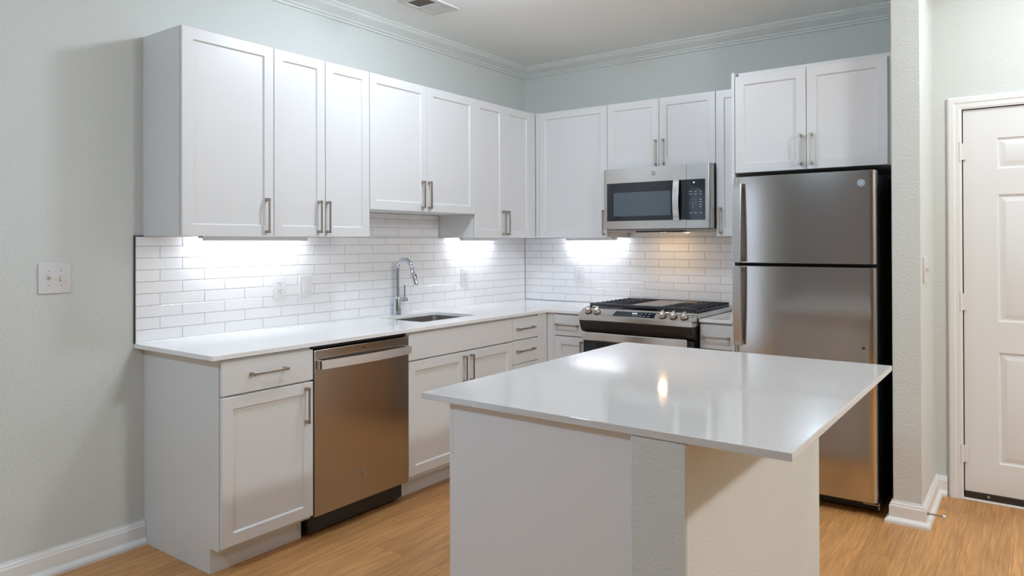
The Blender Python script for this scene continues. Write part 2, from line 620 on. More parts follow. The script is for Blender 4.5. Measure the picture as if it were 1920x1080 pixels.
# stiles and rails around six raised panels
xs = [dl0, dl0 + 0.150, dl0 + 0.410, dl0 + 0.502, dl0 + 0.762, dl1]
zs = [db, 0.207, 0.787, 0.948, 1.610, 1.745, 1.906, dt]
for a, b in ((0, 1), (2, 3), (4, 5)):
    mb.box(xs[a], xs[b], yf, yf + 0.0105, db, dt)
for a, b in ((0, 1), (2, 3), (4, 5), (6, 7)):
    for c, d in ((1, 2), (3, 4)):
        mb.box(xs[c], xs[d], yf, yf + 0.0105, zs[a], zs[b])
for a in (1, 3, 5):
    for c in (1, 3):
        bm = mb.bm
        x0_, x1_, z0_, z1_ = xs[c], xs[c + 1], zs[a], zs[a + 1]
        rings = []
        for d, y in ((0.0, yf), (0.006, yf + 0.009), (0.013, yf + 0.0098), (0.036, yf + 0.0022), (0.038, yf + 0.0016)):
            rings.append([bm.verts.new((p, y, q)) for p, q in ((x0_ + d, z0_ + d), (x1_ - d, z0_ + d), (x1_ - d, z1_ - d), (x0_ + d, z1_ - d))])
        for r0, r1 in zip(rings, rings[1:]):
            for i in range(4):
                bm.faces.new((r0[i], r0[(i + 1) % 4], r1[(i + 1) % 4], r1[i]))
        bm.faces.new(rings[-1])
d1 = struct('door_1', mb, M['door'])
mb = MB()
mb.box(dl0 - 0.0080, dl0 - 0.0005, yf + 0.020, yf + 0.030, 0.02, dt)
mb.box(dl0, dl1, yf + 0.020, yf + 0.030, dt, dt + 0.0075)
mb.build('gap_shade_strip', M['black_matte'], d1)  # black strips stand in for the shade inside the gap around the leaf
for zc in (1.844, 1.045, 0.239):
    mb = MB()
    mb.cyl((dl0 - 0.012, YD - 0.010, zc - 0.050), (dl0 - 0.012, YD - 0.010, zc + 0.050), 0.0075, seg=18)
    mb.box(dl0 - 0.010, dl0 + 0.014, YD - 0.0045, YD + 0.005, zc - 0.044, zc + 0.044, 0.001)
    mb.build('hinge', M['door'], d1)
mb = MB()
mb.box(dl0, dl1, yf - 0.006, yf + 0.030, 0.010, db - 0.002, 0.001)
sw = mb.build('door_sweep', M['brown_sweep'], d1, label='dark brown sweep along the bottom of the door')
for xq in (dl0 + 0.105, dl0 + 0.455, dl0 + 0.80):
    MB().lathe((xq, yf - 0.006, 0.030), [(0.006, 0.0), (0.006, 0.002), (0.003, 0.0032)], 14, 'y', -1).build('screw', M['steel_bright'], sw)
mb = MB()
mb.box(DX0 + 0.001, DX1 - 0.001, YD - 0.018, YD + 0.040, 0.0, 0.009, 0.002)
mb.build('threshold', M['trim'], d1)
MB().box(DX0, DX1, 0.0, 0.1, 0.0, DZ).build('recess_dark_block', M['black_matte'], d1)  # black block behind the leaf in place of the unlit recess

# ------------------------------------------------------------------ tile backsplashes
ROW, Z0T = 0.0547, 0.9180
PIT = 0.2215


def tile_panel(mb, face, u0, u1, zlow, zhigh, phase_even, phase_odd, cut=None):
    """rows of 4:1 glazed tiles in running bond; each tile sits with its own tiny tilt"""
    f = face_fn(face)
    g = 0.0011
    k0 = int(math.floor((zlow - Z0T) / ROW)) - 1
    k1 = int(math.ceil((zhigh - Z0T) / ROW)) + 1
    for k in range(k0, k1):
        a, b = max(zlow, Z0T + k * ROW) , min(zhigh, Z0T + (k + 1) * ROW)
        if b - a < 0.006:
            continue
        ph = phase_even if k % 2 == 0 else phase_odd
        n0 = int(math.floor((u0 - ph) / PIT))
        n1 = int(math.ceil((u1 - ph) / PIT))
        for j in range(n0, n1):
            c, d = max(u0, ph + j * PIT), min(u1, ph + (j + 1) * PIT)
            if d - c < 0.004:
                continue
            tu, tz = random.gauss(0, 0.0016), random.gauss(0, 0.0026)
            mu, mz = (c + d) / 2, (a + b) / 2
            bm = mb.bm
            e = 0.0016
            rings = []
            for dd, n in ((g, 0.0025), (g, 0.0078), (g + e, 0.0092)):
                rings.append([bm.verts.new(f(p, n + (tu * (p - mu) + tz * (q - mz) if n > 0.005 else 0.0), q)) for p, q in
                              ((c + dd, a + dd), (d - dd, a + dd), (d - dd, b - dd), (c + dd, b - dd))])
            fs = []
            for r0, r1 in zip(rings, rings[1:]):
                for i in range(4):
                    fs.append(bm.faces.new((r0[i], r0[(i + 1) % 4], r1[(i + 1) % 4], r1[i])))
            fs.append(bm.faces.new(rings[-1]))
            if face == 'L':
                bmesh.ops.reverse_faces(bm, faces=[x for x in fs if False])
            bmesh.ops.recalc_face_normals(bm, faces=fs)


t = thing('tile_backsplash', 'white subway tile backsplash on the wall behind the sink and faucet', 'backsplash', (0.0, -1.5, ZC))
mb = MB()
fbox(mb, 'L', -3.082, -0.0095, 0.0005, 0.0062, ZC + 0.0005, ZB - 0.0005)
fbox(mb, 'L', -1.957, -1.036, 0.0005, 0.0062, ZB - 0.0005, 1.5535)
mb.build('grout', M['grout'], t)
mb = MB()
tile_panel(mb, 'L', -3.081, -0.0100, ZC + 0.001, ZB - 0.001, -2.859, -2.968)
tile_panel(mb, 'L', -1.9565, -1.0365, ZB + 0.001, 1.553, -2.859, -2.968)
mb.build('tiles', M['tile'], t, angle=20)
mb = MB()
mb.box(0.0005, 0.0100, -3.0855, -3.082, ZC + 0.0005, ZB + 0.004)
mb.box(0.0005, 0.0100, -3.082, -3.0445, ZB, ZB + 0.004)
mb.build('edge_trim', M['dark_metal'], t, label='dark metal edge strip')

MB().poly_prism([(0.0012, ZC + 0.0004), (0.0135, ZC + 0.0004), (0.0095, ZC + 0.0045), (0.0012, ZC + 0.0045)], lambda a, b, h: (a, h, b), -3.081, -0.0140).build('caulk_bead', M['plastic'], t)
t = thing('tile_backsplash', 'white subway tile backsplash on the wall behind the gas range', 'backsplash', (0.95, 0.0, ZC))
mb = MB()
fbox(mb, 'B', 0.0005, 1.895, 0.0005, 0.0062, ZC + 0.0005, ZB - 0.0005)
fbox(mb, 'B', 0.928, 1.690, 0.0005, 0.0062, ZB - 0.0005, 1.44)
mb.build('grout', M['grout'], t)
mb = MB()
tile_panel(mb, 'B', 0.0100, 1.8945, ZC + 0.001, ZB - 0.001, 0.165, 0.273)
tile_panel(mb, 'B', 0.929, 1.689, ZB + 0.001, 1.439, 0.165, 0.273)
mb.build('tiles', M['tile'], t, angle=20)

# ------------------------------------------------------------------ wall cabinets, left run
G = 0.0016
BN = 0.311
yA, y1, y2, y3, y4, y5 = -3.0426, -2.5782, -2.2663, -1.9605, -1.4947, -1.0346
ym = -0.7115
cabinet('wall_cabinet', 'tall single-door white wall cabinet at the open left end of the sink wall', 'L', yA, y1 - 0.001, ZB, ZT, 0.0, BN, DU,
        [('door', yA + G, y1 - G, ZB, ZT - 0.002, 'shaker', ('v', -2.6228, 1.4150, 1.5830))])
cabinet('wall_cabinet', 'tall two-door white wall cabinet left of the faucet, beside the single-door one', 'L', y1, y3 - 0.001, ZB, ZT, 0.0, BN, DU,
        [('door', y1 + G, y2 - G, ZB, ZT - 0.002, 'shaker', ('v', -2.3130, 1.4185, 1.5845)),
         ('door', y2 + G, y3 - G, ZB, ZT - 0.002, 'shaker', ('v', -2.2585, 1.4185, 1.5845))])
cabinet('wall_cabinet', 'shorter two-door white wall cabinet raised above the sink', 'L', y3, y5 - 0.001, 1.5540, ZT, 0.0, BN, DU,
        [('door', y3 + G, y4 - G, 1.5540, ZT - 0.002, 'shaker', ('v', -1.5432, 1.5720, 1.7380)),
         ('door', y4 + G, y5 - G, 1.5540, ZT - 0.002, 'shaker', ('v', -1.4850, 1.5720, 1.7380))])


def corner_fill(t):
    MB().box(BN, DU - 0.002, -0.388, -DU, ZB, ZT).build('filler_strip', M['cab'], t)


cabinet('wall_cabinet', 'two-door white wall cabinet in the left corner, right of the sink cabinet', 'L', y5, -0.0105, ZB, ZT, 0.0, BN, DU,
        [('door', y5 + G, ym - G, ZB, ZT - 0.002, 'shaker', ('v', -0.7362, 1.4185, 1.5870)),
         ('door', ym + G, -0.390, ZB, ZT - 0.002, 'shaker', ('v', -0.6868, 1.4185, 1.5870))], extra=corner_fill)

# wall cabinets, back run
x1, x2, x3 = 0.9263, 1.3096, 1.6919


def corner_fill2(t):
    fbox(MB(), 'B', 0.3315, 0.362, BN, DU - 0.002, ZB, ZT).build('filler_strip', M['cab'], t)


cabinet('wall_cabinet', 'single-door white wall cabinet between the room corner and the microwave', 'B', 0.3315, x1 - 0.001, ZB, ZT, 0.0, BN, DU,
        [('door', 0.3635, x1 - G, ZB, ZT - 0.002, 'shaker', ('v', 0.9022, 1.4155, 1.5880))], extra=corner_fill2)
cabinet('wall_cabinet', 'short two-door white wall cabinet directly above the microwave', 'B', x1, x3 - 0.001, 1.8610, ZT, 0.0, BN, DU,
        [('door', x1 + G, x2 - G, 1.8610, ZT - 0.002, 'shaker', ('v', 1.2882, 1.8735, 2.0410)),
         ('door', x2 + G, x3 - G, 1.8610, ZT - 0.002, 'shaker', ('v', 1.3425, 1.8735, 2.0410))])
cabinet('wall_cabinet', 'narrow single-door white wall cabinet squeezed between microwave and refrigerator', 'B', x3, 1.8945, ZB, ZT, 0.0, BN, DU,
        [('door', x3 + G, 1.8935, ZB, ZT - 0.002, 'shaker', ('v', 1.7218, 1.4185, 1.5820))])

# deep cabinet over the refrigerator, with its side panel and top strip
FN = 0.630
xf0, xm, xf1 = 1.9141, 2.3040, 2.6990


def fridge_top(t):
    mb = MB()
    fbox(mb, 'B', xf0 + 0.012, XP0 - 0.001, 0.30, FN - 0.030, ZT + 0.0005, ZT + 0.022, 0.002)
    mb.build('top_strip', M['cab'], t)
    fbox(MB(), 'B', 2.7010, XP0 - 0.0006, 0.0, FN - 0.025, 1.7600, ZT).build('filler_strip', M['cab'], t)


cabinet('wall_cabinet', 'deep two-door white wall cabinet above the refrigerator', 'B', xf0, 2.7005, 1.7600, ZT, 0.0, FN - 0.0195, FN,
        [('door', xf0 + 0.002, xm - G, 1.7600, ZT - 0.003, 'shaker', ('v', 2.2755, 1.7850, 1.9515)),
         ('door', xm + G, xf1, 1.7600, ZT - 0.003, 'shaker', ('v', 2.3300, 1.7850, 1.9515))], extra=fridge_top)
mb = MB()
fbox(mb, 'B', 1.8956, 1.9130, 0.0, FN + 0.002, 0.0, 2.3370, 0.001)
o = mb.build('end_panel', M['cab'])
tag(o, 'thin tall white side panel standing along the left of the refrigerator', 'panel')

# ------------------------------------------------------------------ base cabinets, left run
BB = 0.6045          # front of the base carcasses
TK = 0.5400          # face of the toe kick
b0, b1, b2, b3, b4 = -3.0378, -2.5780, -1.9605, -1.0265, -0.7330


def base_carcass(face, u0, u1, back=0.0005):
    def go(mb):
        f = face_fn(face)
        mb.poly_prism([(back, 0.0), (TK, 0.0), (TK, 0.105), (BB, 0.105), (BB, ZU - 0.0008), (back, ZU - 0.0008)],
                      lambda a, b, h: f(h, a, b), u0, u1)
    return go


DR = (0.7420, 0.8800)
DO = (0.1210, 0.7340)
cabinet('base_cabinet', 'white base cabinet with one drawer at the left end, beside the dishwasher', 'L', b0, b1, 0, ZU, 0.0, BB, DB,
        [('drawer', b0 + 0.0005, b1 - 0.002, DR[0], DR[1], 'slab', ('h', 0.8178, -2.9085, -2.7300)),
         ('door', b0 + 0.0005, b1 - 0.002, DO[0], DO[1], 'shaker', ('v', -2.6222, 0.5520, 0.7150))],
        carcass=base_carcass('L', b0, b1 - 0.0055))
cabinet('base_cabinet', 'wide white sink base cabinet with two doors, right of the dishwasher', 'L', b2, b3, 0, ZU, 0.0, BB, DB,
        [('false_front', b2 + 0.002, b3 - G, DR[0], DR[1], 'slab', None),
         ('door', b2 + 0.002, -1.4957 - G, DO[0] + 0.006, DO[1], 'shaker', ('v', -1.5108, 0.5600, 0.7150)),
         ('door', -1.4957 + G, b3 - G, DO[0] + 0.006, DO[1], 'shaker', ('v', -1.4475, 0.5600, 0.7150))],
        carcass=lambda mb: (base_carcass('L', b2 + 0.0008, -1.745)(mb), base_carcass('L', -1.135, b3 - 0.0005)(mb),
                            mb.box(0.0005, BB, -1.745, -1.135, 0.105, 0.60), mb.box(0.560, BB, -1.745, -1.135, 0.60, ZU - 0.001),
                            mb.box(0.0005, TK, -1.745, -1.135, 0.0, 0.105)))
dz = [(DR[0] + 0.002, DR[1]), (0.5900, 0.7380), (0.3600, 0.5860), (0.1270, 0.3560)]


def left_corner(t):
    MB().box(BB - 0.02, DB - 0.008, b4 + 0.0015, -DB + 0.006, 0.105, ZU - 0.001).build('filler_strip', M['cab'], t)


cabinet('base_cabinet', 'narrow white base cabinet of stacked drawers beside the inner corner', 'L', b3, b4, 0, ZU, 0.0, BB, DB,
        [('drawer', b3 + G, b4 - 0.001, a, b, 'slab', ('h', (b - 0.0655) if i < 2 else (a + b) / 2, -0.9880, -0.8005)) for i, (a, b) in enumerate(dz)],
        carcass=base_carcass('L', b3 + 0.0005, b4), extra=left_corner)

# base cabinets, back run


def right_corner(t):
    fbox(MB(), 'B', 0.6180, 0.6795, BB - 0.02, DB - 0.008, 0.105, ZU - 0.001).build('filler_strip', M['cab'], t)


cabinet('base_cabinet', 'white base cabinet with drawer and door between inner corner and range', 'B', 0.6260, 0.9235, 0, ZU, 0.0, BB, DB,
        [('drawer', 0.6820, 0.9225, DR[0] + 0.003, DR[1] + 0.003, 'slab', ('h', 0.8165, 0.6960, 0.8730)),
         ('door', 0.6820, 0.9225, DO[0] + 0.006, DO[1] + 0.004, 'shaker', ('v', 0.8960, 0.5600, 0.7180))],
        carcass=base_carcass('B', 0.6260, 0.9235), extra=right_corner)
cabinet('base_cabinet', 'narrow white base cabinet with a drawer between range and refrigerator', 'B', 1.6960, 1.8940, 0, ZU, 0.0, BB, DB,
        [('drawer', 1.7000, 1.8930, DR[0], DR[1] + 0.002, 'slab', ('h', 0.8105, 1.7150, 1.8780)),
         ('door', 1.7000, 1.8930, DO[0] + 0.006, DO[1], 'shaker', ('v', 1.7250, 0.5600, 0.7180))],
        carcass=base_carcass('B', 1.6960, 1.8940))

# ------------------------------------------------------------------ worktops
YCL = -3.0827
SX0, SX1, SY0, SY1 = 0.1120, 0.4700, -1.6900, -1.1900


def rounded(x0, x1, y0, y1, r, n=5):
    pts = []
    for cx, cy, a0 in ((x1 - r, y1 - r, 0), (x0 + r, y1 - r, 90), (x0 + r, y0 + r, 180), (x1 - r, y0 + r, 270)):
        for i in range(n + 1):
            a = math.radians(a0 + 90 * i / n)
            pts.append((cx + r * math.cos(a), cy + r * math.sin(a)))
    return pts


def slab_with_hole(outer, hole, z0, z1, bev):
    mb = MB()
    bm = mb.bm
    ov = [bm.verts.new((x, y, z1)) for x, y in outer]
    hv = [bm.verts.new((x, y, z1)) for x, y in hole]
    es = [bm.edges.new((ov[i], ov[(i + 1) % len(ov)])) for i in range(len(ov))]
    es += [bm.edges.new((hv[i], hv[(i + 1) % len(hv)])) for i in range(len(hv))]
    r = bmesh.ops.triangle_fill(bm, use_beauty=True, use_dissolve=False, edges=es)
    top = [g for g in r['geom'] if isinstance(g, bmesh.types.BMFace)]
    bmesh.ops.dissolve_limit(bm, angle_limit=0.001, verts=bm.verts[:], edges=[e for e in bm.edges if len(e.link_faces) == 2])
    fs = bm.faces[:]
    ex = bmesh.ops.extrude_face_region(bm, geom=fs)
    vs = [g for g in ex['geom'] if isinstance(g, bmesh.types.BMVert)]
    bmesh.ops.translate(bm, verts=vs, vec=(0, 0, z0 - z1))
    bmesh.ops.recalc_face_normals(bm, faces=bm.faces[:])
    rim = [e for e in bm.edges if len(e.link_faces) == 2 and abs(e.link_faces[0].normal.dot(e.link_faces[1].normal)) < 0.2
           and abs(e.verts[0].co.z - z1) < 1e-5 and abs(e.verts[1].co.z - z1) < 1e-5]
    bmesh.ops.bevel(bm, geom=rim, offset=bev, segments=2, affect='EDGES', profile=0.5)
    return mb


xR = 0.9245
outer = [(0.0, YCL), (DC, YCL), (DC, -DC), (xR, -DC), (xR, 0.0), (0.0, 0.0)]
hole = rounded(SX0, SX1, SY0, SY1, 0.018)
o = slab_with_hole(outer, hole, ZU, ZC, 0.002).build('countertop', M['counter'])
tag(o, 'long L-shaped white quartz countertop with the sink cut into it', 'countertop')
o = MB().box(1.6955, 1.8945, -DC, 0.0, ZU, ZC, 0.002).build('countertop', M['counter'])
tag(o, 'small piece of white quartz countertop between range and refrigerator', 'countertop')

# sink: undermounted steel basin
t = thing('sink', 'undermount stainless steel sink basin below the chrome faucet', 'sink', ((SX0 + SX1) / 2, (SY0 + SY1) / 2, 0.69))
mb = MB()
bm = mb.bm
zt = ZU - 0.0006
spec = [(0.022, zt, 0.034), (-0.004, zt, 0.030), (-0.004, zt - 0.012, 0.030), (0.000, 0.735, 0.040), (0.012, 0.712, 0.048), (0.035, 0.702, 0.05), (0.12, 0.698, 0.05)]
rings = []
for off, z, r in spec:
    rings.append([bm.verts.new((x, y, z)) for x, y in rounded(SX0 - (off if z == zt and off > 0 else -off) , SX1 + (off if z == zt and off > 0 else -off),
                                                             SY0 - (off if z == zt and off > 0 else -off), SY1 + (off if z == zt and off > 0 else -off), r, 6)])
for a, b in zip(rings, rings[1:]):
    for i in range(len(a)):
        bm.faces.new((a[i], a[(i + 1) % len(a)], b[(i + 1) % len(a)], b[i]))
bm.faces.new(rings[-1])
mb.build('basin', M['sink_steel'], t)
MB().lathe((0.29, -1.44, 0.6985), [(0.045, 0.0), (0.045, 0.003), (0.036, 0.004), (0.030, 0.001)], 28, 'z', 1).build('drain', M['steel_bright'], t)

# faucet
fx, fy = 0.058, -1.478
t = thing('faucet', 'tall chrome gooseneck faucet behind the sink', 'faucet', (fx, fy, ZC))
mb = MB()
mb.lathe((fx, fy, ZC), [(0.0275, 0.0), (0.0275, 0.004), (0.0250, 0.006), (0.0240, 0.108), (0.0225, 0.112), (0.015, 0.114)], 32)
mb.build('base', M['chrome'], t)
path = [(fx, fy, ZC + 0.110), (fx, fy, ZC + 0.200), (fx, fy, ZC + 0.262)]
rr = 0.063
cxa, cza = fx + rr, ZC + 0.286
for i in range(1, 15):
    a = math.pi - math.pi * 0.93 * i / 14
    path.append((cxa + rr * math.cos(a), fy, cza + rr * math.sin(a)))
MB().tube(path, 0.0128, 20).build('spout', M['chrome'], t)
e = Vector(path[-1]); dv = (Vector(path[-1]) - Vector(path[-2])).normalized()
mb = MB()
mb.tube([e - dv * 0.004, e + dv * 0.004, e + dv * 0.03, e + dv * 0.105, e + dv * 0.112], [0.0130, 0.0148, 0.0150, 0.0168, 0.0150], 20)
hd = mb.build('spray_head', M['chrome'], t)
mb = MB()
p = e + dv * 0.060
mb.box(p.x + 0.0125, p.x + 0.0185, p.y - 0.005, p.y + 0.005, p.z - 0.016, p.z + 0.016, 0.002)
mb.build('spray_button', M['black'], hd)
mb = MB()
mb.cyl((fx, fy + 0.022, ZC + 0.092), (fx, fy + 0.078, ZC + 0.092), 0.0155, seg=24)
hv = mb.build('handle_hub', M['chrome'], t)
mb = MB()
mb.tube([(fx, fy + 0.062, ZC + 0.100), (fx + 0.001, fy + 0.062, ZC + 0.135), (fx + 0.003, fy + 0.060, ZC + 0.185)], [0.0060, 0.0056, 0.0050], 14)
mb.build('lever', M['chrome'], hv)

# ------------------------------------------------------------------ badge with the round monogram
def badge(face, u, n, z, r, parent):
    f = face_fn(face)
    ax = f(0, 1, 0) - f(0, 0, 0)
    mb = MB()
    mb.lathe(f(u, n, z), [(r, 0.0), (r, 0.0016), (r * 0.90, 0.0022), (r * 0.84, 0.0014)], 32, tuple(ax))
    b = mb.build('badge', M['badge'], parent)
    g = (lambda a, b_, h: f(u + a, n + 0.0015 + h, z + b_)) if face in 'LB' else None
    text_mesh('GE', r * 0.98, g, 0.0010).build('monogram', M['steel_bright'], b, angle=0)
    return b


# ------------------------------------------------------------------ dishwasher
t = thing('dishwasher', 'stainless steel dishwasher under the worktop, left of the sink cabinet', 'dishwasher', (0.3, -2.267, 0.0))
da, dbb = -2.5725, -1.9615
MB().box(0.05, 0.575, da + 0.004, dbb - 0.004, 0.020, 0.868).build('tub', M['black'], t)
mb = MB()
mb.box(0.575, 0.604, da + 0.001, dbb - 0.001, 0.8770, ZU - 0.003, 0.002)
mb.build('control_strip', M['black'], t)
mb = MB()
fbox(mb, 'L', da, dbb, 0.577, DB, 0.1075, 0.8735, 0.003, 2)
dr = mb.build('door', M['steel_y'], t)
# wide towel-bar handle
mb = MB()
hz0, hz1 = 0.7865, 0.8260
pts = []
for i in range(17):
    k = i / 16
    pts.append((-2.556 + (2.556 - 1.968) * k, DB + 0.030 + 0.016 * (1 - (2 * k - 1) ** 2)))
outl = pts + [(a, b - 0.009) for a, b in reversed(pts)]
mb.poly_prism([(b, a) for a, b in outl], lambda x, y, z: (x, y, z), hz0, hz1)
for a, b in ((-2.5560, -2.5440), (-1.9800, -1.9680)):
    mb.box(DB - 0.0005, DB + 0.032, a, b, hz0, hz1, 0.001)
mb.build('handle', M['steel_satin'], dr)
badge('L', -2.2715, DB, 0.2362, 0.0165, t)
mb = MB()
mb.box(DB, DB + 0.0006, -2.281, -2.263, 0.8500, 0.8545)
mb.build('printed_mark', M['black'], dr)
MB().box(0.480, 0.494, da + 0.001, dbb - 0.001, 0.0, 0.1050).build('toe_panel', M['black'], t)
MB().box(0.495, 0.535, -1.9680, -1.9625, 0.0, 0.1050).build('side_bracket', M['badge'], t)

# ------------------------------------------------------------------ microwave
t = thing('microwave', 'stainless steel over-the-range microwave with dark window above the range', 'microwave', (1.309, -0.2, 1.4545))
mx0, mx1, mz0, mz1 = 0.9280, 1.6905, 1.4545, 1.8580
fbox(MB(), 'B', mx0 + 0.001, mx1 - 0.001, 0.0115, 0.3560, 1.4530, mz1, 0.003).build('body', M['black'], t)
fbox(MB(), 'B', mx0 + 0.004, mx1 - 0.004, 0.0115, 0.3500, 1.4415, 1.4528, 0.003).build('bottom_plate', M['vent'], t)


def bow(x):
    k = (x - mx0) / (mx1 - mx0)
    return 0.3880 + 0.010 * (1 - (2 * k - 1) ** 2)


def bowed(mb, x0, x1, z0, z1, n_add, back, n=18, rl=0.0, rr_=0.0):
    pts = []
    for i in range(n + 1):
        x = x0 + (x1 - x0) * i / n
        pts.append((x, bow(x) + n_add))
    if rr_:
        pts = [q for q in pts if q[0] <= x1 - rr_]
        yb = bow(x1 - rr_) + n_add
        for i in range(9):
            a = math.pi / 2 * (1 - i / 8)
            pts.append((x1 - rr_ + rr_ * math.cos(a), yb - rr_ + rr_ * math.sin(a)))
    if rl:
        pts = [q for q in pts if q[0] >= x0 + rl]
        yb = bow(x0 + rl) + n_add
        pts = [(x0 + rl - rl * math.cos(math.pi / 2 * i / 6), yb - rl + rl * math.sin(math.pi / 2 * i / 6)) for i in range(6)] + pts
    pts += [(x1, back), (x0, back)]
    mb.poly_prism(pts, lambda a, b, h: (a, -b, h), z0, z1)


xs_ = 1.5240
mb = MB(); bowed(mb, mx0, xs_ - 0.0008, mz0, mz1, 0.0, 0.3575, rl=0.012)
dr = mb.build('door', M['steel'], t)
mb = MB(); bowed(mb, xs_ + 0.0008, mx1, mz0, mz1, 0.0, 0.3575, rr_=0.026)
cpn = mb.build('control_panel', M['steel'], t)
mb = MB(); bowed(mb, 0.9570, xs_ - 0.0012, 1.5085, 1.7620, 0.0012, 0.385)
w = mb.build('door_glass', M['glass'], dr)
mb = MB(); bowed(mb, 1.0080, 1.4190, 1.5400, 1.6975, 0.0018, 0.386)
mb.build('window', M['screen'], dr)
mb = MB(); bowed(mb, xs_ + 0.0012, 1.6460, 1.5060, 1.7620, 0.0012, 0.385)
kp = mb.build('keypad', M['glass'], t)
# vertical handle, gently bowed
mb = MB()
pts = []
for i in range(13):
    k = i / 12
    pts.append((1.5060 + 0.2560 * k, bow(1.46) + 0.018 + 0.016 * (1 - (2 * k - 1) ** 2)))
outl = pts + [(a, b - 0.012) for a, b in reversed(pts)]
mb.poly_prism(outl, lambda a, b, h: (h, -b, a), 1.4440, 1.4840, 0.001)
for a, b in ((1.5065, 1.5200), (1.7485, 1.7615)):
    mb.box(1.4460, 1.4820, -bow(1.46) - 0.022, -bow(1.46) - 0.0008, a, b)
mb.build('handle', M['steel_bright'], dr)
badge('B', 1.3010, bow(1.30) + 0.0002, 1.8150, 0.0150, t)
mb = MB()
yk = -(bow(1.59) + 0.0030)


def kmark(mb, x, z, w_, h_):
    mb.box(x - w_ / 2, x + w_ / 2, -(bow(x) + 0.0018), -(bow(x) + 0.0010), z - h_ / 2, z + h_ / 2)


for x, z in ((1.552, 1.685), (1.585, 1.685), (1.617, 1.685), (1.552, 1.669), (1.585, 1.669), (1.617, 1.669),
             (1.617, 1.634), (1.617, 1.619), (1.617, 1.603), (1.617, 1.588), (1.556, 1.551), (1.586, 1.551), (1.617, 1.551)):
    mb = MB()
    kmark(mb, x, z, 0.017, 0.0042)
    mb.build('printed_label', M['mark'], kp)
mb = MB()
kmark(mb, 1.600, 1.699, 0.020, 0.002)
mb.build('printed_label', M['mark'], kp)
for i, ch in enumerate('1234567890'):
    x = (1.548, 1.567, 1.586)[i % 3] if i < 9 else 1.567
    z = 1.6340 - 0.0155 * (i // 3)
    tm = text_mesh(ch, 0.0125, lambda a, b, h, x=x, z=z: (x + a, -(bow(x) + 0.0010 + h), z + b), 0.0008)
    tm.build('digit', M['mark'], kp, angle=0)
mb = MB()
mb.lathe((1.5740, -(bow(1.574) + 0.0008), 1.7415), [(0.0050, 0.0), (0.0050, 0.001)], 16, 'y', -1)
mb.build('clock_light', M['digit'], kp)
# underside: vent grille and the cooktop lamp
mb = MB()
mb.box(1.150, 1.480, -0.350, -0.285, 1.4335, 1.4415, 0.002)
for i in range(14):
    mb.box(1.158 + i * 0.0225, 1.170 + i * 0.0225, -0.345, -0.290, 1.4322, 1.4336)
mb.build('vent_grille', M['black'], t)
for a, b in ((0.955, 1.135), (1.500, 1.665)):
    MB().box(a, b, -0.330, -0.130, 1.4365, 1.4412, 0.002).build('filter', M['vent'], t)
mb = MB()
mb.box(1.235, 1.330, -0.245, -0.195, 1.4355, 1.4415, 0.002)
lh = mb.build('lamp_housing', M['vent'], t)
MB().box(1.258, 1.302, -0.233, -0.207, 1.4335, 1.4354).build('lamp_lens', M['hood_lamp'], lh)

# ------------------------------------------------------------------ gas range
t = thing('gas_range', 'slide-in stainless steel gas range with cast iron grates and chrome knobs', 'range', (1.309, -0.35, 0.0))
gx0, gx1 = 0.9280, 1.6920
MB().box(gx0 + 0.004, gx1 - 0.004, -0.640, -0.020, 0.030, 0.8700).build('body', M['black'], t)
for x in (gx0 + 0.05, gx1 - 0.05):
    for y in (-0.58, -0.08):
        MB().cyl((x, y, 0.0), (x, y, 0.031), 0.018, seg=18).build('foot', M['black'], t)
mb = MB()
mb.box(gx0 - 0.002, gx1 + 0.0025, -0.642, -0.0125, 0.9142, 0.9430, 0.003, 2)
mb.box(gx0 + 0.004, gx1 - 0.004, -0.640, -0.020, 0.8700, 0.9142)
ct = mb.build('cooktop', M['steel'], t)
MB().box(gx0 + 0.022, gx1 - 0.022, -0.610, -0.040, 0.9420, 0.9442, 0.0008).build('cooktop_pan', M['black'], ct)
# sloped control panel, front lip
mb = MB()
prof = [(-0.6425, 0.9400), (-0.6600, 0.9395), (-0.7180, 0.9040), (-0.7225, 0.9000), (-0.7225, 0.8735), (-0.7180, 0.8690), (-0.6425, 0.8690)]
mb.poly_prism(prof, lambda a, b, h: (h, a, b), gx0 - 0.0045, gx1 - 0.0015, 0.002)
cpn = mb.build('control_panel', M['steel_bright'], t)
sl = (Vector((0, -0.7180, 0.9040)) - Vector((0, -0.6600, 0.9395))).normalized()
nv = Vector((0, -sl.z, sl.y)) if Vector((0, -sl.z, sl.y)).z > 0 else Vector((0, sl.z, -sl.y))


def on_panel(x, s, h=0.0):
    """x across, s metres down the slope from the back edge, h off the surface"""
    return Vector((x, -0.6600, 0.9395)) + sl * s + nv * h


def panel_quad(mb, x0, x1, s0, s1, h0, h1, skew=0.0):
    mb.poly_prism([(x0 + skew, s0), (x1 - skew, s0), (x1, s1), (x0, s1)], on_panel, h0, h1)


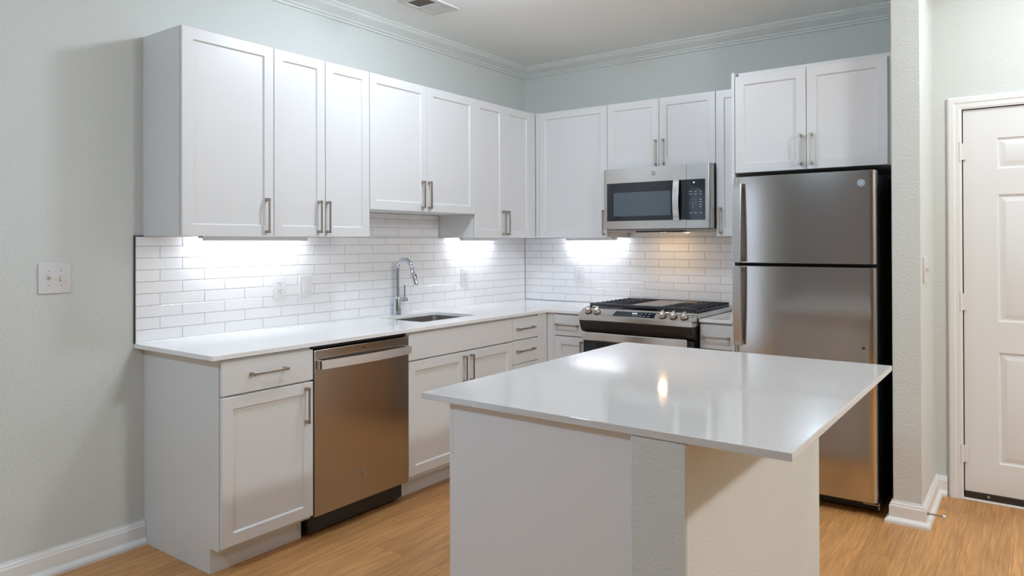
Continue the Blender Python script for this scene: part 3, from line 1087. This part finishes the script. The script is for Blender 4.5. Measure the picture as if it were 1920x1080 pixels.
mb = MB(); panel_quad(mb, 1.165, 1.447, 0.010, 0.060, 0.0, 0.0007, 0.006)
ds = mb.build('display', M['glass'], t)
for x in (1.290, 1.302, 1.314):
    mb = MB()
    panel_quad(mb, x, x + 0.007, 0.020, 0.032, 0.0008, 0.0012)
    mb.build('clock_digit', M['digit'], ds)
for x, s in ((1.345, 0.022), (1.372, 0.020), (1.398, 0.022), (1.345, 0.044), (1.372, 0.044), (1.398, 0.044), (1.300, 0.046), (1.320, 0.046)):
    mb = MB()
    panel_quad(mb, x, x + 0.012, s, s + 0.004, 0.0008, 0.0012)
    mb.build('printed_label', M['mark'], ds)
for x in (0.984, 1.046, 1.494, 1.563, 1.631):
    c = on_panel(x, 0.036)
    mb = MB()
    mb.lathe(c, [(0.0240, 0.0), (0.0240, 0.003)], 24, tuple(nv))
    kb = mb.build('knob_ring', M['black'], cpn)
    mb = MB()
    mb.lathe(c + nv * 0.0032, [(0.0215, 0.0), (0.0230, 0.005), (0.0215, 0.019), (0.0185, 0.025), (0.0130, 0.0275)], 28, tuple(nv))
    # the grip bar across the knob
    a = Vector((math.cos(0.5), 0, 0)) * 1.0 + sl * math.sin(0.5)
    a.normalize()
    q = nv.cross(a)
    mb.poly_prism([(-0.017, -0.0055), (0.017, -0.0055), (0.017, 0.0055), (-0.017, 0.0055)],
                  lambda u_, v_, h_: c + nv * (0.0285 + h_) + q * u_ + a * v_, 0.0, 0.011, 0.002)
    mb.build('knob', M['steel_bright'], cpn)
# dark curved recess under the lip
mb = MB()
prof = [(-0.7160, 0.8688), (-0.7120, 0.8450), (-0.7020, 0.8200), (-0.6850, 0.7980), (-0.6680, 0.7900), (-0.6410, 0.7900), (-0.6410, 0.8688)]
mb.poly_prism(prof, lambda a, b, h: (h, a, b), gx0 + 0.0020, gx1 - 0.006)
mb.build('vent_recess', M['black'], t)
mb = MB()
mb.box(gx0 + 0.006, gx1 - 0.010, -0.6750, -0.6405, 0.2200, 0.7850, 0.003)
dr = mb.build('oven_door', M['glass'], t)
mb = MB()
pts = []
for i in range(17):
    k = i / 16
    pts.append((0.9420 + 0.7130 * k, 0.712 + 0.012 * (1 - (2 * k - 1) ** 2)))
outl = pts + [(a, b - 0.014) for a, b in reversed(pts)]
mb.poly_prism(outl, lambda a, b, h: (a, -b, h), 0.7420, 0.7945, 0.006)
for a, b in ((0.9425, 0.9580), (1.6390, 1.6545)):
    mb.box(a, b, -0.706, -0.6745, 0.7460, 0.7900)
mb.build('handle', M['steel_bright'], dr)
MB().box(1.00, 1.62, -0.6765, -0.6745, 0.33, 0.68).build('window', M['screen'], dr)
mb = MB()
mb.box(gx0 + 0.006, gx1 - 0.010, -0.670, -0.6405, 0.0600, 0.2150, 0.003)
mb.build('storage_drawer', M['steel'], t)
# burners
for i, (x, y, r) in enumerate(((1.060, -0.480, 0.046), (1.060, -0.190, 0.036), (1.560, -0.480, 0.050), (1.560, -0.190, 0.036))):
    mb = MB()
    mb.lathe((x, y, 0.9440), [(r * 1.25, 0.0), (r * 1.15, 0.004), (r * 1.0, 0.005), (r, 0.010), (r * 0.8, 0.0125), (r * 0.3, 0.013)], 28)
    mb.build('burner', M['iron'], ct)


def grate(x0, x1, y0, y1, nx, fingers_y, label=None):
    mb = MB()
    zt, zb, w_ = 0.9700, 0.9570, 0.0075
    # outer frame
    mb.box(x0, x1, y0, y0 + 0.012, 0.9540, zt, 0.002)
    mb.box(x0, x1, y1 - 0.012, y1, 0.9540, zt, 0.002)
    mb.box(x0, x0 + 0.012, y0, y1, 0.9500, 0.9575, 0.002)
    mb.box(x1 - 0.012, x1, y0, y1, 0.9500, 0.9575, 0.002)
    for i in range(fingers_y):
        y = y0 + 0.03 + (y1 - y0 - 0.06) * i / (fingers_y - 1)
        mid = (x0 + x1) / 2
        skip = 0.024 if (i % 3 == 1) else 0.0
        if skip:
            mb.box(x0, mid - skip, y - w_ / 2, y + w_ / 2, 0.9540, zt, 0.0015)
            mb.box(mid + skip, x1, y - w_ / 2, y + w_ / 2, 0.9540, zt, 0.0015)
        else:
            mb.box(x0, x1, y - w_ / 2, y + w_ / 2, zb, zt, 0.0015)
    for i in range(nx):
        x = x0 + (x1 - x0) * (i + 1) / (nx + 1)
        mb.box(x - w_ / 2, x + w_ / 2, y0, y1, zb, zt - 0.001, 0.0015)
    for x in (x0 + 0.006, x1 - 0.006):
        for y in (y0 + 0.006, y1 - 0.006):
            mb.box(x - 0.005, x + 0.005, y - 0.005, y + 0.005, 0.9441, 0.955)
    return mb


grate(0.946, 1.186, -0.608, -0.045, 1, 9).build('grate', M['iron'], ct)
grate(1.434, 1.674, -0.608, -0.045, 1, 9).build('grate', M['iron'], ct)
mb = grate(1.190, 1.430, -0.608, -0.045, 0, 2)
mb.build('grate', M['iron'], ct)
mb = MB()
mb.box(1.204, 1.416, -0.590, -0.064, 0.9585, 0.9670, 0.003)
mb.build('griddle', M['griddle'], ct)

# ------------------------------------------------------------------ refrigerator
t = thing('refrigerator', 'stainless steel top-freezer refrigerator with black sides beside the wall end', 'refrigerator', (2.31, -0.4, 0.0))
rx0, rx1 = 1.9560, 2.6700
MB().box(rx0 + 0.006, rx1 - 0.001, -0.722, -0.040, 0.036, 1.7080, 0.004).build('case', M['black'], t)


def fridge_door_pts():
    pts = []
    xa, xb = rx0, rx1
    nseg = 24
    for i in range(nseg + 1):
        k = i / nseg
        x = xa + 0.036 + (xb - xa - 0.072) * k
        pts.append((x, -0.7900 - 0.0085 * (1 - (2 * k - 1) ** 2)))
    y0 = -0.7900
    right = []
    for i in range(1, 9):
        a = math.pi / 2 * i / 8
        right.append((xb - 0.036 + 0.036 * math.sin(a), y0 + 0.026 * (1 - math.cos(a))))
    left = [(xa + xb - x, y) for x, y in reversed(right)]
    return [(xa, -0.7320)] + left + pts + right + [(xb, -0.7320)]


FP = fridge_door_pts()
for nm, z0_, z1_ in (('freezer_door', 1.2535, 1.7230), ('fridge_door', 0.0730, 1.2365)):
    mb = MB()
    mb.poly_prism(FP, lambda a, b, h: (a, b, h), z0_, z1_, 0.002)
    d = mb.build(nm, M['steel_fridge'], t)
    # long flat handle near the left edge
    if nm == 'freezer_door':
        za, zb, dirn = 1.2580, 1.6860, 1
    else:
        za, zb, dirn = 0.8050, 1.2320, -1
    mb = MB()
    pts = []
    for i in range(17):
        k = i / 16
        z = za + (zb - za) * k
        q = k if dirn > 0 else 1 - k
        pts.append((z, 0.842 - 0.018 * q ** 2.2))
    outl = pts + [(a, b - 0.013) for a, b in reversed(pts)]
    mb.poly_prism(outl, lambda a, b, h: (h, -b, a), rx0 + 0.014, rx0 + 0.058, 0.002)
    for a in (za, zb - 0.024):
        mb.box(rx0 + 0.018, rx0 + 0.054, -0.826, -0.7790, a, a + 0.024, 0.002)
    mb.build('handle', M['steel'], d)
    if nm == 'freezer_door':
        badge('B', 2.6045, 0.7912, 1.6600, 0.0190, t)
    else:
        MB().lathe((2.6105, -0.7910, 0.8365), [(0.0065, 0.0), (0.0065, 0.002), (0.0045, 0.0026)], 18, 'y', -1).build('hinge_hole_plug', M['black'], d)
MB().box(rx0 + 0.012, rx1 - 0.008, -0.7320, -0.7215, 0.080, 1.7150).build('door_gasket', M['black_matte'], t)
MB().box(rx0 + 0.020, rx1 - 0.03, -0.7600, -0.7200, 1.7090, 1.7180, 0.002).build('top_hinge_cover', M['black'], t)
mb = MB()
mb.box(rx0 + 0.010, rx1 - 0.004, -0.700, -0.640, 0.012, 0.0655, 0.003)
mb.build('toe_grille', M['black'], t)
mb = MB()
mb.box(2.600, 2.6750, -0.765, -0.715, 0.0570, 0.0640, 0.001)
mb.box(2.6690, 2.6750, -0.770, -0.715, 0.0400, 0.0720, 0.001)
mb.build('lower_hinge', M['badge'], t)
for x in (rx0 + 0.06, rx1 - 0.05):
    for y in (-0.66, -0.10):
        MB().cyl((x, y, 0.0), (x, y, 0.037), 0.016, seg=18).build('foot', M['black'], t)

# ------------------------------------------------------------------ island
IX0, IX1, IY0, IY1 = 1.7905, 2.8760, -3.1000, -1.7625
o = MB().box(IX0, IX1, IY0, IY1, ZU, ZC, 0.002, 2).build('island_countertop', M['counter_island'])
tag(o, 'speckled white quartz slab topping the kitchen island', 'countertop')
iyf = -3.0700
xi0 = 1.8755
t = thing('island_cabinet', 'white kitchen island cabinet under the left of the island slab', 'cabinet', (2.18, -2.4, 0.0))
mb = MB()
mb.poly_prism([(2.4882, 0.0), (xi0 + 0.085, 0.0), (xi0 + 0.085, 0.105), (xi0 + 0.0205, 0.105), (xi0 + 0.0205, ZU - 0.0008), (2.4882, ZU - 0.0008)],
              lambda a, b, h: (a, h, b), iyf + 0.0060, -1.7900)
mb.build('body', M['cab'], t)
mb = MB()
mb.poly_prism([(2.4882, 0.0), (xi0 + 0.085, 0.0), (xi0 + 0.085, 0.105), (xi0 + 0.0180, 0.105), (xi0 + 0.0180, ZU - 0.0008), (2.4882, ZU - 0.0008)],
              lambda a, b, h: (a, h, b), iyf, iyf + 0.0055)
mb.build('end_panel', M['cab'], t)
nI = 4.0 - (xi0 + 0.0165)
for a, b in ((iyf + 0.001, -2.645), (-2.642, -2.218), (-2.215, -1.791)):
    mb = MB(); fbox(mb, 'I', a + 0.001, b - 0.001, nI, 4.0 - xi0, 0.7420, 0.8880, 0.0016)
    mb.build('drawer', M['cab'], t)
    mb = MB(); shaker(mb, 'I', a + 0.001, b - 0.001, 0.1210, 0.7370, nI, 4.0 - xi0)
    mb.build('door', M['cab'], t)
struct('wall_island', MB().box(2.4890, 2.6350, -3.0955, -1.8140, 0.0, ZU - 0.0008, 0.004), M['wall'])

# ------------------------------------------------------------------ lamps under the wall cabinets
def bar_lamp(face, u0, u1, label):
    """slim housing whose diffuser slopes down and back towards the tiles"""
    f = face_fn(face)
    t = thing('light_bar', label, 'light', f((u0 + u1) / 2, 0.06, ZB - 0.02))
    zt_ = ZB - 0.0004
    mb = MB()
    mb.poly_prism([(0.0695, zt_), (0.120, zt_), (0.120, ZB - 0.0190), (0.0840, ZB - 0.0210)], lambda a, b, h: f(h, a, b), u0, u1)
    mb.build('housing', M['plastic'], t)
    mb = MB()
    mb.poly_prism([(0.0700, zt_ - 0.0012), (0.0685, zt_ - 0.0012), (0.0812, ZB - 0.0208), (0.0832, ZB - 0.0206)], lambda a, b, h: f(h, a, b), u0 + 0.006, u1 - 0.006)
    mb.build('diffuser', M['bar_lamp'], t)
    return t


bar_lamp('L', -2.800, -2.215, 'bright light bar under the wall cabinets at the left end of the sink wall')
bar_lamp('L', -0.900, -0.500, 'bright light bar under the corner wall cabinet right of the faucet')
bar_lamp('B', 0.4600, 0.8700, 'bright light bar under the wall cabinet left of the microwave')

# small grey wire clips under the cabinets
for p, lb in (((0.262, -2.9150, ZB), 'small grey wire clip under the leftmost wall cabinet'),
              ((0.200, -1.0180, ZB), 'small grey wire clip under the corner wall cabinet right of the faucet'),
              ((0.905, -0.205, ZB), 'small grey wire clip under the wall cabinet left of the microwave')):
    mb = MB()
    mb.box(p[0] - 0.006, p[0] + 0.006, p[1] - 0.010, p[1] + 0.010, p[2] - 0.0095, p[2] - 0.0004, 0.002)
    o = mb.build('wire_clip', M['badge'])
    tag(o, lb, 'clip', 'wire clips under the wall cabinets')

# ------------------------------------------------------------------ ceiling lamps (out of the picture, they light the rooms)
def ceiling_lamp(x, y, r, mat, label):
    t = thing('ceiling_light', label, 'light', (x, y, CEIL))
    MB().lathe((x, y, CEIL - 0.0004), [(r * 1.06, 0.0), (r * 1.06, 0.022), (r * 0.98, 0.028), (r * 0.6, 0.028)], 40, 'z', -1).build('pan', M['trim'], t)
    prof = [(r * math.cos(a), 0.030 + 0.115 * math.sin(a)) for a in [math.pi / 2 * i / 8 for i in range(8)]] + [(0.004, 0.145)]
    MB().lathe((x, y, CEIL), prof, 40, 'z', -1).build('diffuser', mat, t)


ceiling_lamp(1.187, -2.050, 0.110, M['kitchen_lamp'], 'round flush ceiling light in the middle of the kitchen ceiling')
ceiling_lamp(3.55, -1.000, 0.150, M['entry_lamp'], 'round flush ceiling light in front of the entry door')
ceiling_lamp(5.30, -2.400, 0.160, M['living_lamp'], 'round flush warm ceiling light far to the right of the island')
ceiling_lamp(1.50, -5.300, 0.160, M['rear_lamp'], 'round flush ceiling light in the living room behind the island')

# ceiling supply vent
t = thing('ceiling_vent', 'metal air vent with one dark open cell in the kitchen ceiling', 'vent', (0.463, -1.63, CEIL))
vx0, vx1, vy0, vy1 = 0.362, 0.564, -1.790, -1.472
mb = MB()
zf = CEIL - 0.0005
for a in ((vx0, vx1, vy0, -1.737), (vx0, vx1, -1.503, vy1), (vx0, 0.392, -1.737, -1.503), (0.530, vx1, -1.737, -1.503),
          (0.392, 0.530, -1.631, -1.617)):
    mb.box(*a, zf - 0.008, zf, 0.0015)
mb.build('frame', M['vent'], t)
MB().box(0.392, 0.530, -1.737, -1.631, zf - 0.0030, zf - 0.0005).build('cell_dark_panel', M['duct'], t, label='flat brown panel painted as the dark inside of the cell')  # closed flat panel, the dark of the duct is put into its colour
mb = MB()
for i in range(6):
    y = -1.616 + i * 0.0188
    mb.poly_prism([(y, zf - 0.001), (y + 0.0172, zf - 0.0068), (y + 0.0172, zf - 0.0060), (y, zf - 0.0002)], lambda a, b, h: (h, a, b), 0.3925, 0.5295)
mb.build('slats', M['vent'], t)

# ------------------------------------------------------------------ outlets and switches
def outlet(face, u, z, label, kind='outlet', n=0.0092):
    f = face_fn(face)
    t = thing('wall_outlet' if kind == 'outlet' else 'wall_switch', label, 'outlet' if kind == 'outlet' else 'switch', f(u, n, z - 0.06))
    mb = MB(); fbox(mb, face, u - 0.040, u + 0.040, n, n + 0.0060, z - 0.0620, z + 0.0620, 0.003, 2)
    pl = mb.build('plate', M['plastic'], t)
    m = n + 0.0060
    if kind == 'outlet':
        mb = MB(); fbox(mb, face, u - 0.0175, u + 0.0175, m - 0.001, m + 0.0025, z - 0.034, z + 0.034, 0.0015)
        rc = mb.build('receptacle', M['plastic'], t)
        mb = MB()
        for dz_ in (-0.019, 0.019):
            for du in (-0.0068, 0.0060):
                fbox(mb, face, u + du - 0.0012, u + du + 0.0012, m + 0.0022, m + 0.0028, z + dz_ - 0.001, z + dz_ + 0.008)
            f0 = f(u, m + 0.0022, z + dz_ - 0.0095)
            mb.lathe(f0, [(0.0028, 0.0), (0.0028, 0.0006)], 10, tuple(f(0, 1, 0) - f(0, 0, 0)))
        mb.build('slots', M['slot'], rc)
    else:
        mb = MB(); fbox(mb, face, u - 0.0175, u + 0.0175, m - 0.001, m + 0.0020, z - 0.034, z + 0.034, 0.001)
        mb.build('rocker', M['plastic'], t)
        f_ = f
        mb = MB()
        mb.poly_prism([(z - 0.028, m + 0.0015), (z + 0.028, m + 0.0015), (z + 0.004, m + 0.0030), (z - 0.024, m + 0.0075)], lambda a, b, h: f_(h, b, a), u - 0.012, u + 0.012)
        mb.build('paddle', M['plastic'], t)


outlet('L', -2.3160, 1.1290, 'white duplex outlet on the tiles below the lit end of the sink wall')
outlet('L', -2.1480, 1.1260, 'white rocker switch on the tiles, between the left outlet and the faucet', 'switch')
outlet('L', -0.7620, 1.1220, 'white outlet on the tiles right of the faucet')
outlet('B', 0.5150, 1.1260, 'white outlet on the tiles left of the gas range')


def toggle_plate(P, wide, label):
    """P(a, n, z): a across, n out of the wall"""
    t = thing('light_switch', label, 'switch', P(0, 0, -0.064))

    def bx(mb, a0, a1, n0, n1, z0, z1, bev=0.0):
        p, q = P(a0, n0, z0), P(a1, n1, z1)
        mb.box(min(p.x, q.x), max(p.x, q.x), min(p.y, q.y), max(p.y, q.y), min(p.z, q.z), max(p.z, q.z), bev, 2)
    mb = MB(); bx(mb, -wide / 2, wide / 2, 0.0004, 0.0065, -0.0640, 0.0640, 0.003)
    pl = mb.build('plate', M['plate_grey'], t)
    for a in (-0.0235, 0.0235):
        mb = MB(); bx(mb, a - 0.0055, a + 0.0055, 0.0060, 0.0075, -0.0125, 0.0125)
        mb.build('toggle_frame', M['toggle'], t)
        mb = MB()
        s = 1 if a < 0 else -1
        mb.poly_prism([(-0.006 * s, 0.0070), (0.006 * s, 0.0070), (0.013 * s, 0.0190), (0.006 * s, 0.0190)], lambda z, n, h: P(h, n, z), a - 0.0042, a + 0.0042)
        mb.build('toggle', M['toggle'], t)
        mb = MB()
        for zz in (-0.030, 0.030):
            c = P(a, 0.0062, zz)
            mb.lathe(c, [(0.0032, 0.0), (0.0032, 0.0010), (0.0012, 0.0014)], 12, tuple(P(0, 1, 0) - P(0, 0, 0)))
        mb.build('screws', M['badge'], pl)


toggle_plate(lambda a, n, z: Vector((n, -3.4095 + a, 1.2250 + z)), 0.124, 'double toggle light switch on the bare left wall')
toggle_plate(lambda a, n, z: Vector((XP1 + n, -0.640 + a, 1.2260 + z)), 0.124, 'double toggle light switch on the wall end facing the entry door')

# spring door stop on the baseboard
t = thing('door_stop', 'thin spring door stop with white tip on the baseboard by the entry door', 'door stop', (XP1 + 0.016, -0.742, 0.062))
x0_ = XP1 + 0.0162
MB().lathe((x0_, -0.742, 0.062), [(0.0085, 0.0), (0.0085, 0.003), (0.005, 0.006)], 16, 'x').build('flange', M['nickel'], t)
mb = MB()
mb.tube([(x0_ + 0.004 + 0.062 * i / 110, -0.742 + 0.0042 * math.cos(i * 0.9), 0.062 + 0.0042 * math.sin(i * 0.9)) for i in range(111)], 0.0011, 6)
mb.build('spring', M['nickel'], t)
MB().lathe((x0_ + 0.064, -0.742, 0.062), [(0.0055, 0.0), (0.0065, 0.003), (0.0065, 0.010), (0.004, 0.013)], 16, 'x').build('tip', M['rubber'], t)
